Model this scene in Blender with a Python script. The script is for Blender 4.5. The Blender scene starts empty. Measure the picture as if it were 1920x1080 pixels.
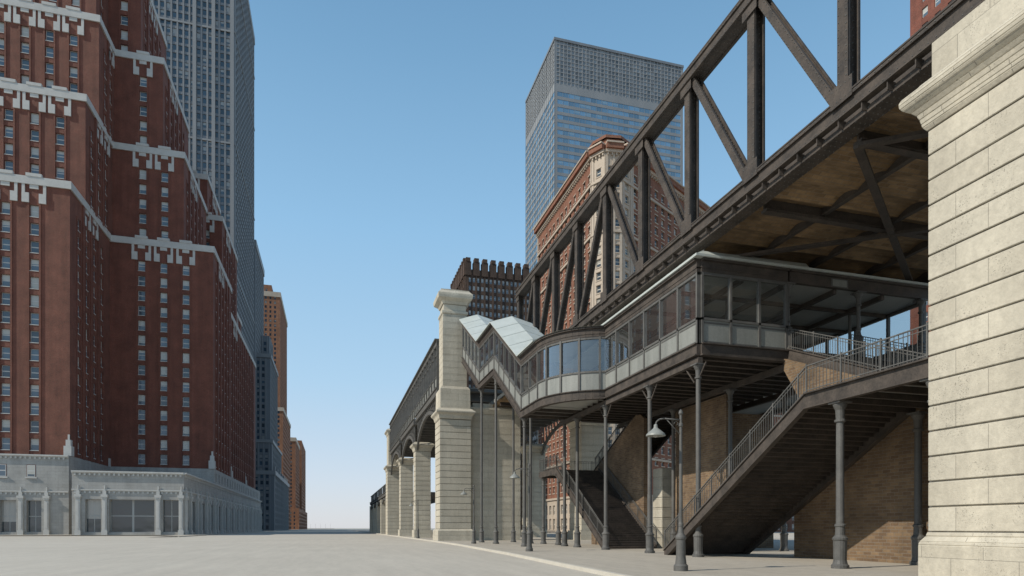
import bpy, math, random
from mathutils import Vector
random.seed(7)
scene=bpy.context.scene
COL=scene.collection

# ------------------------------------------------------------------ mesh builder
class MB:
    def __init__(s): s.v=[];s.f=[];s.uv={}
    def quad(s,a,b,c,d,uv=None):
        i=len(s.v); s.v+= [tuple(a),tuple(b),tuple(c),tuple(d)]
        if uv: s.uv[len(s.f)]=uv
        s.f.append((i,i+1,i+2,i+3))
    def poly(s,pts):
        i=len(s.v); s.v+=[tuple(p) for p in pts]; s.f.append(tuple(range(i,i+len(pts))))
    def hexa(s,p):
        i=len(s.v); s.v+=[tuple(q) for q in p]
        for f in ((3,2,1,0),(4,5,6,7),(0,1,5,4),(1,2,6,5),(2,3,7,6),(3,0,4,7)):
            s.f.append(tuple(i+k for k in f))
    def box(s,x0,x1,y0,y1,z0,z1):
        s.hexa([(x0,y0,z0),(x1,y0,z0),(x1,y1,z0),(x0,y1,z0),(x0,y0,z1),(x1,y0,z1),(x1,y1,z1),(x0,y1,z1)])
    def beam(s,p0,p1,w,h,off=(0,0)):
        p0=Vector(p0);p1=Vector(p1);a=(p1-p0).normalized()
        up=Vector((0,0,1)) if abs(a.z)<.95 else Vector((0,1,0))
        sd=a.cross(up).normalized(); u2=sd.cross(a).normalized()
        o=sd*off[0]+u2*off[1]
        q=[]
        for (e,f) in ((-1,-1),(1,-1),(1,1),(-1,1)):
            q.append(p0+o+sd*(e*w/2)+u2*(f*h/2))
        r=[k+(p1-p0) for k in q]
        s.hexa(q+r)
    def cyl(s,p0,p1,r0,r1=None,n=10,cap=True):
        if r1 is None: r1=r0
        p0=Vector(p0);p1=Vector(p1);a=(p1-p0).normalized()
        up=Vector((0,0,1)) if abs(a.z)<.95 else Vector((1,0,0))
        sd=a.cross(up).normalized(); u2=sd.cross(a)
        i=len(s.v)
        for (p,r) in ((p0,r0),(p1,r1)):
            for k in range(n):
                t=2*math.pi*k/n
                s.v.append(tuple(p+sd*math.cos(t)*r+u2*math.sin(t)*r))
        for k in range(n):
            s.f.append((i+k,i+(k+1)%n,i+n+(k+1)%n,i+n+k))
        if cap:
            s.f.append(tuple(i+k for k in range(n))[::-1]); s.f.append(tuple(i+n+k for k in range(n)))
    def lathe(s,cx,cy,prof,n=12):
        for k in range(len(prof)-1):
            (r0,z0),(r1,z1)=prof[k],prof[k+1]
            i=len(s.v)
            for (r,z) in ((r0,z0),(r1,z1)):
                for j in range(n):
                    t=2*math.pi*j/n
                    s.v.append((cx+r*math.cos(t),cy+r*math.sin(t),z))
            for j in range(n):
                s.f.append((i+j,i+(j+1)%n,i+n+(j+1)%n,i+n+j))
    def slab(s,p,q,zp0,zp1,zq0,zq1,t):
        d=Vector((q[0]-p[0],q[1]-p[1],0)).normalized(); n=Vector((d.y,-d.x,0))*(t/2)
        P=Vector((p[0],p[1],0));Q=Vector((q[0],q[1],0))
        def z(v,h): return (v.x,v.y,h)
        s.hexa([z(P+n,zp0),z(Q+n,zq0),z(Q-n,zq0),z(P-n,zp0),z(P+n,zp1),z(Q+n,zq1),z(Q-n,zq1),z(P-n,zp1)])
    def done(s,name,mat,parent=None,smooth=False):
        if not s.f: return None
        me=bpy.data.meshes.new(name); me.from_pydata(s.v,[],s.f)
        if s.uv:
            ul=me.uv_layers.new(name="UVMap"); dat=[0.0]*(2*len(me.loops)); li=0
            for fi,f in enumerate(s.f):
                u=s.uv.get(fi)
                for k in range(len(f)):
                    if u: dat[2*li]=u[k][0]; dat[2*li+1]=u[k][1]
                    li+=1
            ul.data.foreach_set("uv",dat)
        if smooth: me.polygons.foreach_set("use_smooth",[True]*len(me.polygons))
        me.materials.append(mat); me.update()
        o=bpy.data.objects.new(name,me); COL.objects.link(o)
        if parent: o.parent=parent
        return o

def empty(name):
    e=bpy.data.objects.new(name,None); COL.objects.link(e); e.empty_display_size=.5; return e

# ------------------------------------------------------------------ materials
class NT:
    def __init__(s,name):
        s.m=bpy.data.materials.new(name); s.m.use_nodes=True
        s.t=s.m.node_tree; s.n=s.t.nodes; s.l=s.t.links
        s.b=s.n["Principled BSDF"]; s.out=s.n["Material Output"]
    def put(s,sock,v):
        if isinstance(v,bpy.types.NodeSocket): s.l.new(v,sock)
        elif isinstance(v,(tuple,list)) and len(v)==3 and sock.type=='RGBA': sock.default_value=(*v,1)
        else: sock.default_value=v
    def M(s,op,a,b=None,c=None):
        n=s.n.new("ShaderNodeMath"); n.operation=op
        for i,v in enumerate((a,b,c)):
            if v is not None: s.put(n.inputs[i],v)
        return n.outputs[0]
    def V(s,op,a,b):
        n=s.n.new("ShaderNodeVectorMath"); n.operation=op
        s.put(n.inputs[0],a); s.put(n.inputs[1],b)
        return n.outputs['Value'] if op=='DOT_PRODUCT' else n.outputs[0]
    def mix(s,f,a,b,mode='MIX'):
        n=s.n.new("ShaderNodeMix"); n.data_type='RGBA'; n.blend_type=mode
        s.put(n.inputs[0],f); s.put(n.inputs[6],a); s.put(n.inputs[7],b); return n.outputs[2]
    def geo(s): 
        return s.n.new("ShaderNodeNewGeometry")
    def wallvec(s):
        g=s.geo(); c=s.V('CROSS_PRODUCT',g.outputs['True Normal'],(0,0,1)); u=s.V('DOT_PRODUCT',g.outputs['Position'],c)
        sp=s.n.new("ShaderNodeSeparateXYZ"); s.l.new(g.outputs['Position'],sp.inputs[0])
        cb=s.n.new("ShaderNodeCombineXYZ"); s.l.new(u,cb.inputs[0]); s.l.new(sp.outputs[2],cb.inputs[1]); return cb.outputs[0]
    def pos(s): return s.geo().outputs['Position']
    def noise(s,vec,scale,detail=4,rough=.55,stretch=None):
        if stretch:
            mp=s.n.new("ShaderNodeMapping"); s.l.new(vec,mp.inputs[0]); mp.inputs['Scale'].default_value=stretch; vec=mp.outputs[0]
        n=s.n.new("ShaderNodeTexNoise"); s.l.new(vec,n.inputs['Vector']); n.inputs['Scale'].default_value=scale
        n.inputs['Detail'].default_value=detail; n.inputs['Roughness'].default_value=rough; return n.outputs[0]
    def mr(s,v,a,b,c,d):
        n=s.n.new("ShaderNodeMapRange"); s.l.new(v,n.inputs[0])
        for i,x in enumerate((a,b,c,d)): n.inputs[i+1].default_value=x
        return n.outputs[0]
    def bump(s,h,st=.3,dist=.02,prev=None):
        n=s.n.new("ShaderNodeBump"); n.inputs['Strength'].default_value=st; n.inputs['Distance'].default_value=dist
        s.l.new(h,n.inputs['Height'])
        if prev is not None: s.l.new(prev,n.inputs['Normal'])
        s.l.new(n.outputs[0],s.b.inputs['Normal']); return n.outputs[0]

def brick_mat(name,c1,c2,mo,bw,rh,ms,plan=False,var=(.7,1.2),rough=.85,bs=.4,streak=(.8,1.1),off=.5,pit=False):
    t=NT(name); vec=t.pos() if plan else t.wallvec()
    b=t.n.new("ShaderNodeTexBrick"); t.l.new(vec,b.inputs['Vector']); b.offset=off
    b.inputs['Scale'].default_value=1; b.inputs['Brick Width'].default_value=bw; b.inputs['Row Height'].default_value=rh
    b.inputs['Mortar Size'].default_value=ms; b.inputs['Mortar Smooth'].default_value=.2; b.inputs['Bias'].default_value=0
    t.put(b.inputs['Color1'],c1);t.put(b.inputs['Color2'],c2);t.put(b.inputs['Mortar'],mo)
    p=t.pos()
    n1=t.mr(t.noise(p,.35,5,.6),.3,.7,var[0],var[1])
    n2=t.mr(t.noise(p,.8,4,.6,stretch=(1,1,.08)),.3,.7,streak[0],streak[1])
    n3=t.mr(t.noise(p,6,3,.7),.25,.75,.86,1.12)
    k=t.M('MULTIPLY',t.M('MULTIPLY',n1,n2),n3)
    if pit:
        pm=t.M('MULTIPLY',t.mr(t.noise(p,22,3,.7),.60,.66,0,1),t.mr(t.noise(p,.9,3,.6),.5,.62,0,1))
        k=t.M('MULTIPLY',k,t.M('SUBTRACT',1.0,t.M('MULTIPLY',pm,.5)))
    kc=t.n.new("ShaderNodeCombineColor")
    for i in range(3): t.l.new(k,kc.inputs[i])
    c=t.mix(1.0,b.outputs['Color'],kc.outputs[0],'MULTIPLY')
    t.l.new(c,t.b.inputs['Base Color']); t.b.inputs['Roughness'].default_value=rough
    h=t.M('SUBTRACT',t.noise(p,14,4,.6),t.M('MULTIPLY',b.outputs['Fac'],1.5))
    if pit: h=t.M('SUBTRACT',h,pm)
    t.bump(h,bs,.02)
    return t.m

def plain_mat(name,ca,cb,scale=1.5,rough=.6,metal=0,bs=.25,bscale=20,streak=False,spec=.5,r2=None):
    t=NT(name); p=t.pos()
    n=t.noise(p,scale,6,.62,stretch=(1,1,.15) if streak else None)
    f=t.mr(n,.32,.68,0,1)
    n2=t.mr(t.noise(p,scale*9,4,.65),.3,.7,0,1)
    f=t.M('ADD',t.M('MULTIPLY',f,.6),t.M('MULTIPLY',n2,.4))
    t.l.new(t.mix(f,ca,cb),t.b.inputs['Base Color'])
    t.b.inputs['Roughness'].default_value=rough; t.b.inputs['Metallic'].default_value=metal
    t.b.inputs['Specular IOR Level'].default_value=spec
    if r2 is not None: t.l.new(t.mr(n,.3,.7,rough,r2),t.b.inputs['Roughness'])
    t.bump(t.noise(p,bscale,4,.6),bs,.01)
    return t.m

def window_mat(name,frame,glass,blind,pb,nx=1,ny=2,fw=.07,rough=.08,spec=.8,tint=None):
    t=NT(name); uv=t.n.new("ShaderNodeUVMap"); sp=t.n.new("ShaderNodeSeparateXYZ"); t.l.new(uv.outputs[0],sp.inputs[0])
    u,v=sp.outputs[0],sp.outputs[1]
    fu=t.M('FRACT',u); fv=t.M('FRACT',v)
    cb=t.n.new("ShaderNodeCombineXYZ"); t.l.new(t.M('FLOOR',u),cb.inputs[0]); t.l.new(t.M('FLOOR',v),cb.inputs[1])
    w=t.n.new("ShaderNodeTexWhiteNoise"); w.noise_dimensions='2D'; t.l.new(cb.outputs[0],w.inputs['Vector'])
    r=w.outputs['Value']
    sc=t.n.new("ShaderNodeSeparateColor"); t.l.new(w.outputs['Color'],sc.inputs[0]); r2=sc.outputs[1]
    def lines(f,n,wd):
        a=t.M('FRACT',t.M('MULTIPLY',f,float(n))); a=t.M('ABSOLUTE',t.M('SUBTRACT',a,.5))
        return t.M('GREATER_THAN',a,.5-wd*n)
    fr=t.M('MAXIMUM',lines(fu,nx,fw),lines(fv,ny,fw*.6))
    bl=t.M('MULTIPLY',t.M('LESS_THAN',r,pb),t.M('GREATER_THAN',fv,t.M('MULTIPLY',r2,.75)))
    g=t.mix(r2,tuple(c*.6 for c in glass),tuple(c*1.6 for c in glass))
    c=t.mix(t.M('MULTIPLY',bl,.85),g,blind); c=t.mix(fr,c,frame)
    t.l.new(c,t.b.inputs['Base Color'])
    t.l.new(t.M('ADD',t.M('MULTIPLY',fr,.5),rough),t.b.inputs['Roughness'])
    t.b.inputs['Specular IOR Level'].default_value=spec
    if tint:
        t.b.inputs['IOR'].default_value=tint
    t.bump(t.noise(t.pos(),.25,2,.5),.12,.3)
    return t.m

def glass_mat(name,tint=(.86,.9,.9)):
    t=NT(name); t.n.remove(t.b)
    tr=t.n.new("ShaderNodeBsdfTransparent"); tr.inputs[0].default_value=(*tint,1)
    gl=t.n.new("ShaderNodeBsdfGlossy"); gl.inputs['Roughness'].default_value=.02; gl.inputs[0].default_value=(.9,.95,1,1)
    df=t.n.new("ShaderNodeBsdfDiffuse"); df.inputs[0].default_value=(.5,.5,.48,1)
    lw=t.n.new("ShaderNodeLayerWeight"); lw.inputs[0].default_value=.35
    f=t.mr(lw.outputs['Facing'],0,1,.14,.8)
    m1=t.n.new("ShaderNodeMixShader"); m1.inputs[0].default_value=.06; t.l.new(tr.outputs[0],m1.inputs[1]); t.l.new(df.outputs[0],m1.inputs[2])
    m=t.n.new("ShaderNodeMixShader"); t.l.new(f,m.inputs[0]); t.l.new(m1.outputs[0],m.inputs[1]); t.l.new(gl.outputs[0],m.inputs[2])
    t.l.new(m.outputs[0],t.out.inputs[0]); return t.m

m_red=brick_mat("red_brick",(.215,.062,.037),(.15,.043,.028),(.20,.12,.085),.26,.09,.01,var=(.75,1.15),streak=(.78,1.08))
m_redB=brick_mat("orange_brick",(.30,.115,.05),(.25,.09,.042),(.28,.18,.12),.5,.16,.02,var=(.8,1.15))
m_flat=brick_mat("russet_brick",(.25,.092,.05),(.19,.068,.038),(.26,.16,.11),.4,.14,.02,var=(.8,1.15))
m_brown=brick_mat("dark_brown_brick",(.085,.05,.035),(.062,.036,.026),(.1,.07,.05),.4,.14,.02)
m_wall=brick_mat("buff_brick",(.25,.165,.09),(.155,.095,.052),(.25,.20,.15),.40,.14,.014,var=(.5,1.2),bs=1.0)
m_soff=brick_mat("soffit_brick",(.36,.235,.12),(.22,.14,.07),(.28,.21,.14),.5,.18,.016,plan=True,var=(.45,1.3),bs=.9)
m_lime=brick_mat("limestone",(.525,.48,.385),(.475,.43,.34),(.26,.235,.19),1.85,.74,.008,var=(.86,1.08),bs=.55,streak=(.84,1.06),pit=True)
m_lime2=brick_mat("pale_limestone",(.38,.37,.345),(.35,.34,.315),(.24,.23,.22),1.4,.7,.012,var=(.85,1.1),streak=(.85,1.08))
m_trim=plain_mat("stone_trim",(.42,.41,.385),(.55,.54,.505),.6,.8)
m_cream=plain_mat("cream_terracotta",(.38,.31,.24),(.48,.41,.33),.6,.75)
m_grey=plain_mat("grey_cladding",(.14,.155,.17),(.20,.215,.23),.2,.6,streak=True)
m_greyl=plain_mat("pale_cladding",(.21,.22,.225),(.28,.285,.285),.2,.6,streak=True)
m_steel=plain_mat("weathered_steel",(.024,.021,.018),(.105,.085,.07),1.6,.6,bs=.7,bscale=16,r2=.85,spec=.35)
m_steel2=plain_mat("grey_painted_iron",(.062,.06,.055),(.13,.125,.115),1.8,.5,bs=.4,bscale=22,r2=.75)
m_panel=plain_mat("painted_panel",(.16,.165,.15),(.28,.285,.26),1.4,.5,bs=.2,streak=True)
m_roof=plain_mat("zinc_roof",(.38,.41,.38),(.50,.53,.50),.8,.5,bs=.15)
m_ceil=plain_mat("pale_soffit",(.26,.26,.24),(.38,.38,.355),.8,.7)
m_w_l=window_mat("sash_window_glass",(.46,.46,.44),(.07,.10,.13),(.50,.48,.42),.55,1,2,.075)
m_w_t=window_mat("tower_window_glass",(.2,.21,.22),(.035,.06,.085),(.35,.35,.33),.2,1,1,.05)
m_w_d=window_mat("deco_window_glass",(.42,.42,.40),(.09,.11,.13),(.50,.48,.44),.65,1,2,.09)
m_w_g=window_mat("curtain_glass",(.10,.16,.22),(.07,.15,.24),(.17,.26,.33),.12,2,1,.012,rough=.05,spec=1,tint=1.9)
m_w_m=window_mat("louvre_panel",(.24,.26,.27),(.14,.155,.165),(.18,.19,.2),.1,1,1,.04,rough=.4)
m_w_s=window_mat("shop_glass",(.34,.34,.32),(.05,.06,.065),(.40,.39,.36),.5,2,2,.022,rough=.05,spec=.9)
m_w_f=window_mat("casement_glass",(.5,.47,.4),(.045,.06,.075),(.42,.40,.35),.25,1,2,.08)
m_glass=glass_mat("clear_glass")

def ground_mat(name,ca,cb,slab=0):
    t=NT(name); p=t.pos()
    n=t.mr(t.noise(p,.09,6,.6),.3,.7,0,1); n2=t.mr(t.noise(p,3.2,6,.7),.3,.7,.9,1.08); n3=t.mr(t.noise(p,.6,4,.6,stretch=(2.2,.25,1)),.3,.7,.93,1.06)
    c=t.mix(n,ca,cb); k=t.M('MULTIPLY',n2,n3)
    kc=t.n.new("ShaderNodeCombineColor")
    for i in range(3): t.l.new(k,kc.inputs[i])
    c=t.mix(1.0,c,kc.outputs[0],'MULTIPLY')
    if slab:
        b=t.n.new("ShaderNodeTexBrick"); t.l.new(p,b.inputs['Vector']); b.inputs['Scale'].default_value=1
        b.inputs['Brick Width'].default_value=slab; b.inputs['Row Height'].default_value=slab; b.inputs['Mortar Size'].default_value=.012
        c=t.mix(t.M('MULTIPLY',b.outputs['Fac'],.55),c,(.12,.115,.105))
    t.l.new(c,t.b.inputs['Base Color']); t.b.inputs['Roughness'].default_value=.9
    t.bump(t.noise(p,30,4,.7),.25,.01); return t.m
m_road=ground_mat("road_surface",(.43,.39,.325),(.48,.44,.37))
m_walk=ground_mat("sidewalk_paving",(.36,.32,.26),(.42,.38,.315),1.2)
m_kerb=plain_mat("kerb_stone",(.44,.41,.34),(.54,.50,.43),1.2,.8)

g=MB(); R=9000
g.quad((-R,-R,0),(R,-R,0),(R,R,0),(-R,R,0)); g.done("ground",m_road)

kp=[(7.2,-20),(8.2,12),(8.75,20),(10.0,37),(11.0,58),(11.2,80),(11.2,420)]
s=MB(); s.poly([(x+.2,y,.14) for x,y in kp]+[(62,420,.14),(62,-20,.14)]); s.done("sidewalk",m_walk)
k=MB()
for (a,b) in zip(kp[:-1],kp[1:]):
    k.hexa([(a[0],a[1],0),(a[0]+.2,a[1],0),(b[0]+.2,b[1],0),(b[0],b[1],0),(a[0],a[1],.143),(a[0]+.2,a[1],.143),(b[0]+.2,b[1],.143),(b[0],b[1],.143)])
k.done("kerb",m_kerb)
s=MB(); s.poly([(-30.9,120,.14),(-26.5,124,.14),(-26.5,900,.14),(-30.9,900,.14)]); s.box(-26.5,-26.2,124,900,0,.145)
s.poly([(-130,146,.14),(-30.9,146,.14),(-30.9,170,.14),(-130,170,.14)])
s.done("far_sidewalk",m_walk)

# ------------------------------------------------------------------ facades
class Bld:
    def __init__(s,name,mw,mg,mt):
        s.name=name; s.e=empty(name); s.w=MB(); s.g=MB(); s.t=MB(); s.m=(mw,mg,mt)
    def facade(s,P,u,W,z0,z1,cols,rows,dep=.35):
        P=Vector((P[0],P[1],0)); u=Vector((u[0],u[1],0)).normalized(); n=Vector((u.y,-u.x,0))
        cols=sorted(cols)
        def pt(a,z,o=0):
            q=P+u*a-n*o; return (q.x,q.y,z)
        w=s.w
        def q(a,b,c,d):
            if b-a>1e-4 and d-c>1e-4: w.quad(pt(a,c),pt(b,c),pt(b,d),pt(a,d))
        pr=0
        for (a,b) in cols:
            q(pr,a,z0,z1); zp=z0
            for (c,d) in rows:
                q(a,b,zp,c)
                w.quad(pt(a,c),pt(b,c),pt(b,c,dep),pt(a,c,dep)); w.quad(pt(a,d,dep),pt(b,d,dep),pt(b,d),pt(a,d))
                w.quad(pt(a,c),pt(a,c,dep),pt(a,d,dep),pt(a,d)); w.quad(pt(b,c,dep),pt(b,c),pt(b,d),pt(b,d,dep))
                i=random.randint(0,200);j=random.randint(0,200)
                s.g.quad(pt(a,c,dep),pt(b,c,dep),pt(b,d,dep),pt(a,d,dep),uv=((i+.001,j+.001),(i+.999,j+.001),(i+.999,j+.999),(i+.001,j+.999)))
                zp=d
            q(a,b,zp,z1); pr=b
        q(pr,W,z0,z1)
        return pt
    def fbox(s,mb,P,u,a,b,z0,z1,o0,o1):
        P=Vector((P[0],P[1],0)); u=Vector((u[0],u[1],0)).normalized(); n=Vector((u.y,-u.x,0))
        def pt(a,z,o): 
            q=P+u*a+n*o; return (q.x,q.y,z)
        mb.hexa([pt(a,z0,o1),pt(b,z0,o1),pt(b,z0,o0),pt(a,z0,o0),pt(a,z1,o1),pt(b,z1,o1),pt(b,z1,o0),pt(a,z1,o0)])
    def vol(s,x0,x1,y0,y1,z0,z1,faces="SE",pitch=4,ww=1.6,fh=3.8,wh=2.3,dep=.35,sill=.9,margin=1.2,top=1.0,cols=None,ribs=0,ribm=None,ribE=None,pitchE=None,wwE=None):
        rows=[];z=z0+sill
        while z+wh<z1-top: rows.append((z,z+wh)); z+=fh
        FD={'S':((x0,y0),(1,0),x1-x0),'E':((x1,y0),(0,1),y1-y0),'W':((x0,y1),(0,-1),y1-y0),'N':((x1,y1),(-1,0),x1-x0)}
        for k in "SEWN":
            P,u,W=FD[k]
            pi,wi=(pitchE or pitch,wwE or ww) if k in 'EW' else (pitch,ww)
            if k in faces:
                if cols and k in cols: cc=sorted([(c-ww/2,c+ww/2) for c in cols[k]])
                else:
                    n=max(1,int((W-2*margin)/pi)); st=(W-(n-1)*pi)/2; cc=[(st+i*pi-wi/2,st+i*pi+wi/2) for i in range(n)]
                s.facade(P,u,W,z0,z1,cc,rows,dep if k=='S' else min(dep,.25))
                rb=ribs if (k=='S' or ribE is None) else ribE
                if rb:
                    mb=ribm or s.w
                    for i in range(len(cc)+1):
                        x=(cc[i][0]-(pi-wi)/2) if i<len(cc) else cc[-1][1]+(pi-wi)/2
                        if 0.2<x<W-.2: s.fbox(mb,P,u,x-.22,x+.22,z0,z1,0,rb)
            else: s.facade(P,u,W,z0,z1,[],[],dep)
        s.w.quad((x0,y0,z1),(x1,y0,z1),(x1,y1,z1),(x0,y1,z1))
        return rows
    def band(s,x0,x1,y0,y1,za,zb,o=.3,mb=None,W=False):
        mb=mb or s.t
        mb.box(x0-(o if W else 0),x1+o,y0-o,y0+.6,za,zb); mb.box(x1-.6,x1+o,y0+.6,y1,za,zb)
        if W: mb.box(x0-o,x0+.6,y0+.6,y1,za,zb)
    def done(s):
        s.w.done("walls",s.m[0],s.e); s.g.done("windows",s.m[1],s.e); s.t.done("stone_trim",s.m[2],s.e)

# ---- left: red brick stepped tower block
B=Bld("brick_setback_skyscraper",m_red,m_w_l,m_trim)
def tier(x0,x1,y0,y1,z0,z1,cS,cE):
    ee=[c-y0 for c in cE]
    rows=B.vol(x0,x1,y0,y1,z0,z1,"SE",pitch=5.1,ww=1.7,fh=3.95,wh=2.6,dep=.45,cols={'S':[c-x0 for c in cS],'E':ee},sill=1.2,top=2.2)
    B.band(x0,x1,y0,y1,z1-1.2,z1+.5,.35)
    for side,(P,u,cs) in enumerate((((x0,y0),(1,0),[c-x0 for c in cS]),((x1,y0),(0,1),ee))):
        for j,c in enumerate(cs):
            if side==0 or j in (1,2):
                for sgn in (-1,1):
                    a=c+sgn*1.62
                    B.fbox(B.t,P,u,a-.68,a+.68,z1-5.2,z1-3.1,0,.3)
                    B.fbox(B.t,P,u,a-.68,a-.1 if sgn<0 else a+.68,z1-3.1,z1-1.2,0,.24) if sgn<0 else B.fbox(B.t,P,u,a+.1,a+.68,z1-3.1,z1-1.2,0,.24)
                B.fbox(B.t,P,u,c-.84,c+.84,z1-2.1,z1-1.21,0,.2)
                if side==0: B.fbox(B.t,P,u,c-1.5,c+1.5,z1+.5,z1+1.2,-.3,.45)
            for sgn in (-1,1):
                B.fbox(B.w,P,u,c+sgn*1.1-.17,c+sgn*1.1+.17,z0,z1-5.3,0,.16)
            for (a,b) in rows:
                B.fbox(B.t,P,u,c-.86,c+.86,a-.16,a,-.3,.08)
    if len(ee)>1:
        for a,b in zip(ee[:-1],ee[1:]):
            B.fbox(B.w,(x1,y0),(0,1),(a+b)/2-.5,(a+b)/2+.5,z0,z1-1.2,0,.3)
    return rows
tier(-100,-56.5,163,189.4,17.5,78.2,[-63.3,-68.7,-76.1,-81.5,-87],[168,173,178,183])
tier(-100,-31.6,189.41,221,17.5,78.0,[-49.1,-43.8,-38.4],[193.5,198.5,203.5,208.5,213.5,217.5])
tier(-100,-56.3,171.6,190.4,78.21,103.3,[-61.5,-66.6,-71.7,-76.8,-82,-87],[175.5,180.5,185.5])
tier(-100,-39.1,190.41,222,78.01,103.1,[-49.1,-43.8],[194.5,199.5,204.5,209.5,214.5])
tier(-100,-56.0,179.6,190.9,103.31,128.2,[-61.5,-66.6,-71.7,-76.8,-82,-87],[184,188])
tier(-100,-44.3,190.91,222,103.11,128.0,[-49.1],[194.5,199.5,204.5,209.5,214.5])
tier(-100,-58.0,184,193,128.21,152,[-62.5,-67.5,-72.5,-77.5],[188])
tier(-100,-50.2,193.01,220,128.01,152.2,[-54.2],[197,202,207,212])
tier(-100,-60.0,188,218,152.3,185,[-64,-69,-74],[192,197,202,207,212])
tier(-100,-32.6,224,296,17.5,72,[-40],[228+5*i for i in range(13)])
tier(-100,-35.4,228,262,72.01,104,[-40],[232+5*i for i in range(6)])
tier(-100,-39.5,226,250,104.01,116,[-44],[231+5*i for i in range(4)])
tier(-100,-37.5,262.1,290,72.01,88,[-42],[266+5*i for i in range(5)])
B.w.box(-100,-42,221.01,225.9,17.5,110)
B2=MB()
def stonebox(P,u,W,z1,cols,rows,dep=.9):
    ow=B.w; B.w=B2; B.facade(P,u,W,0,z1,cols,rows,dep); B.w=ow
og=B.g; B.g=MB()
stonebox((-52,151),(1,0),21,13.4,[(2.4,5.3),(6.8,15.3),(16.9,20)],[(.7,7.6)])
sc=[]; y=2.0
while y<145: sc+=[(y,y+2.6),(y+4.2,y+9.6)]; y+=11.4
stonebox((-31,151),(0,1),150,13.4,sc,[(.7,7.6)])
stonebox((-52,163.5),(0,-1),12.5,13.4,[],[])
B2.quad((-52,151,13.4),(-31,151,13.4),(-31,301,13.4),(-52,301,13.4))
stonebox((-100,161.5),(1,0),43.8,17.6,[(100-69.1,100-66.1),(100-64.2,100-61.4),(12,17),(20,26)],[(.7,7.6)])
stonebox((-56.2,161.5),(0,1),28,17.6,[],[])
B2.quad((-100,161.5,17.6),(-56.2,161.5,17.6),(-56.2,190,17.6),(-100,190,17.6))
ow,og2=B.w,B.g; B.w=B2
B.g=og
# small windows in the wing's stone base
B.facade((-56.2,188.6),(1,0),25.0,13.4,17.7,[],[]); B.facade((-31.2,188.6),(0,1),112,13.4,17.7,[(2+5*i,3.4+5*i) for i in range(21)],[(14.2,16.6)])
B2.quad((-56.2,188.6,17.7),(-31.2,188.6,17.7),(-31.2,300.6,17.7),(-56.2,300.6,17.7))
B.w=ow
shopg=og2
for c in (-63.3,-68.7,-76.1,-81.5):
    B.fbox(B.t,(-100,161.5),(1,0),c+100-1.1,c+100+1.1,12.4,12.7,0,.25)
    B.fbox(B.w,(-100,161.5),(1,0),c+100-.85,c+100+.85,12.7,15.4,0,.02)
    i=random.randint(0,99)
    B.g.quad((c-.75,161.45,12.75),(c+.75,161.45,12.75),(c+.75,161.45,15.3),(c-.75,161.45,15.3),uv=((i+.001,.001),(i+.999,.001),(i+.999,.999),(i+.001,.999)))
def pil(P,u,a,w,o=.5,zt=8.6):
    F=lambda *r: B.fbox(B.t,P,u,*r)
    F(a-w/2-.12,a+w/2+.12,0,1.1,0,o+.12)
    F(a-w/2,a+w/2,1.1,zt-.9,0,o)
    F(a-w/2+.22,a+w/2-.22,1.5,zt-1.4,o,o+.08)
    F(a-w/2-.1,a+w/2+.1,zt-.9,zt-.55,0,o+.12); F(a-w/2-.2,a+w/2+.2,zt-.55,zt,0,o+.22)
    F(a-w/2+.1,a+w/2-.1,zt,zt+.8,0,o+.02); F(a-w/2+.3,a+w/2-.3,zt+.8,zt+1.3,.05,o-.1); F(a-.12,a+.12,zt+1.3,zt+1.9,.1,.35)
def corn(P,u,W,z,h=.5,o=.6):
    F=lambda *r: B.fbox(B.t,P,u,*r)
    F(0,W,z,z+h*.4,0,o*.5); F(0,W,z+h*.4,z+h,0,o)
    x=.4
    while x<W-.5: F(x,x+.35,z-.45,z-.003,0,o*.45); x+=.9
for P,u,W,ps in (((-52,151),(1,0),21,[1.2,6.05,16.1,20.5]),((-31,151),(0,1),150,[1]+[v for i in range(13) for v in (5.4+11.4*i,12.5+11.4*i)]),((-100,161.5),(1,0),43.8,[100-70.2,100-65.15,100-60.3,10.8,18.5,27.5])):
    for a in ps:
        if a<W-.3: pil(P,u,a,.85 if W<100 else 1.0)
    corn(P,u,W,9.3,.4,.3)
    corn(P,u,W,13.0 if W!=43.8 else 17.1,.5,.5)
for (x,y,z) in ((-56.6,163.2,17.6),(-31.7,189.2,17.7),(-56.9,189.0,17.6),(-31.7,220.5,17.7),(-32.5,226,17.7),(-32.5,262,17.7)):
    B.t.box(x-.9,x+.6,y-.9,y+.8,z,z+2.2); B.t.box(x-.6,x+.35,y-.6,y+.5,z+2.2,z+3.6); B.t.box(x-.3,x+.1,y-.3,y+.2,z+3.6,z+4.8)
B2.done("stone_base",m_lime2,B.e); shopg.done("shop_windows",m_w_s,B.e)
B.done()

# ---- grey tall tower
B=Bld("grey_stone_skyscraper",m_grey,m_w_t,m_greyl)
kw=dict(pitch=2.5,ww=1.55,fh=3.7,wh=2.5,dep=.3,ribs=.25,ribE=.2,pitchE=4.2,wwE=3.2)
B.vol(-105,-44.2,320,396,0,285,"SE",ribm=B.t,**kw)
B.band(-105,-44.2,320,396,282,286,.4)
for z in (60,120,180,232,262): B.band(-105,-44.2,320,396,z,z+.8,.32)
for i in range(3): B.t.box(-62+8*i,-60.5+8*i,319.2,320,0,285)
B.vol(-105,-43.6,396.1,442,0,168,"SE",ribm=B.t,**kw); B.band(-105,-43.6,396.1,442,165,169,.5)
B.done()
B=Bld("grey_setback_building",m_grey,m_w_t,m_greyl)
kw=dict(pitch=3.0,ww=1.7,fh=3.7,wh=2.3,dep=.3,ribs=.3,ribE=.25,pitchE=4.6,wwE=3.4)
B.vol(-80,-38.5,425,450,104,122,"SE",ribm=B.t,**kw)
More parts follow.
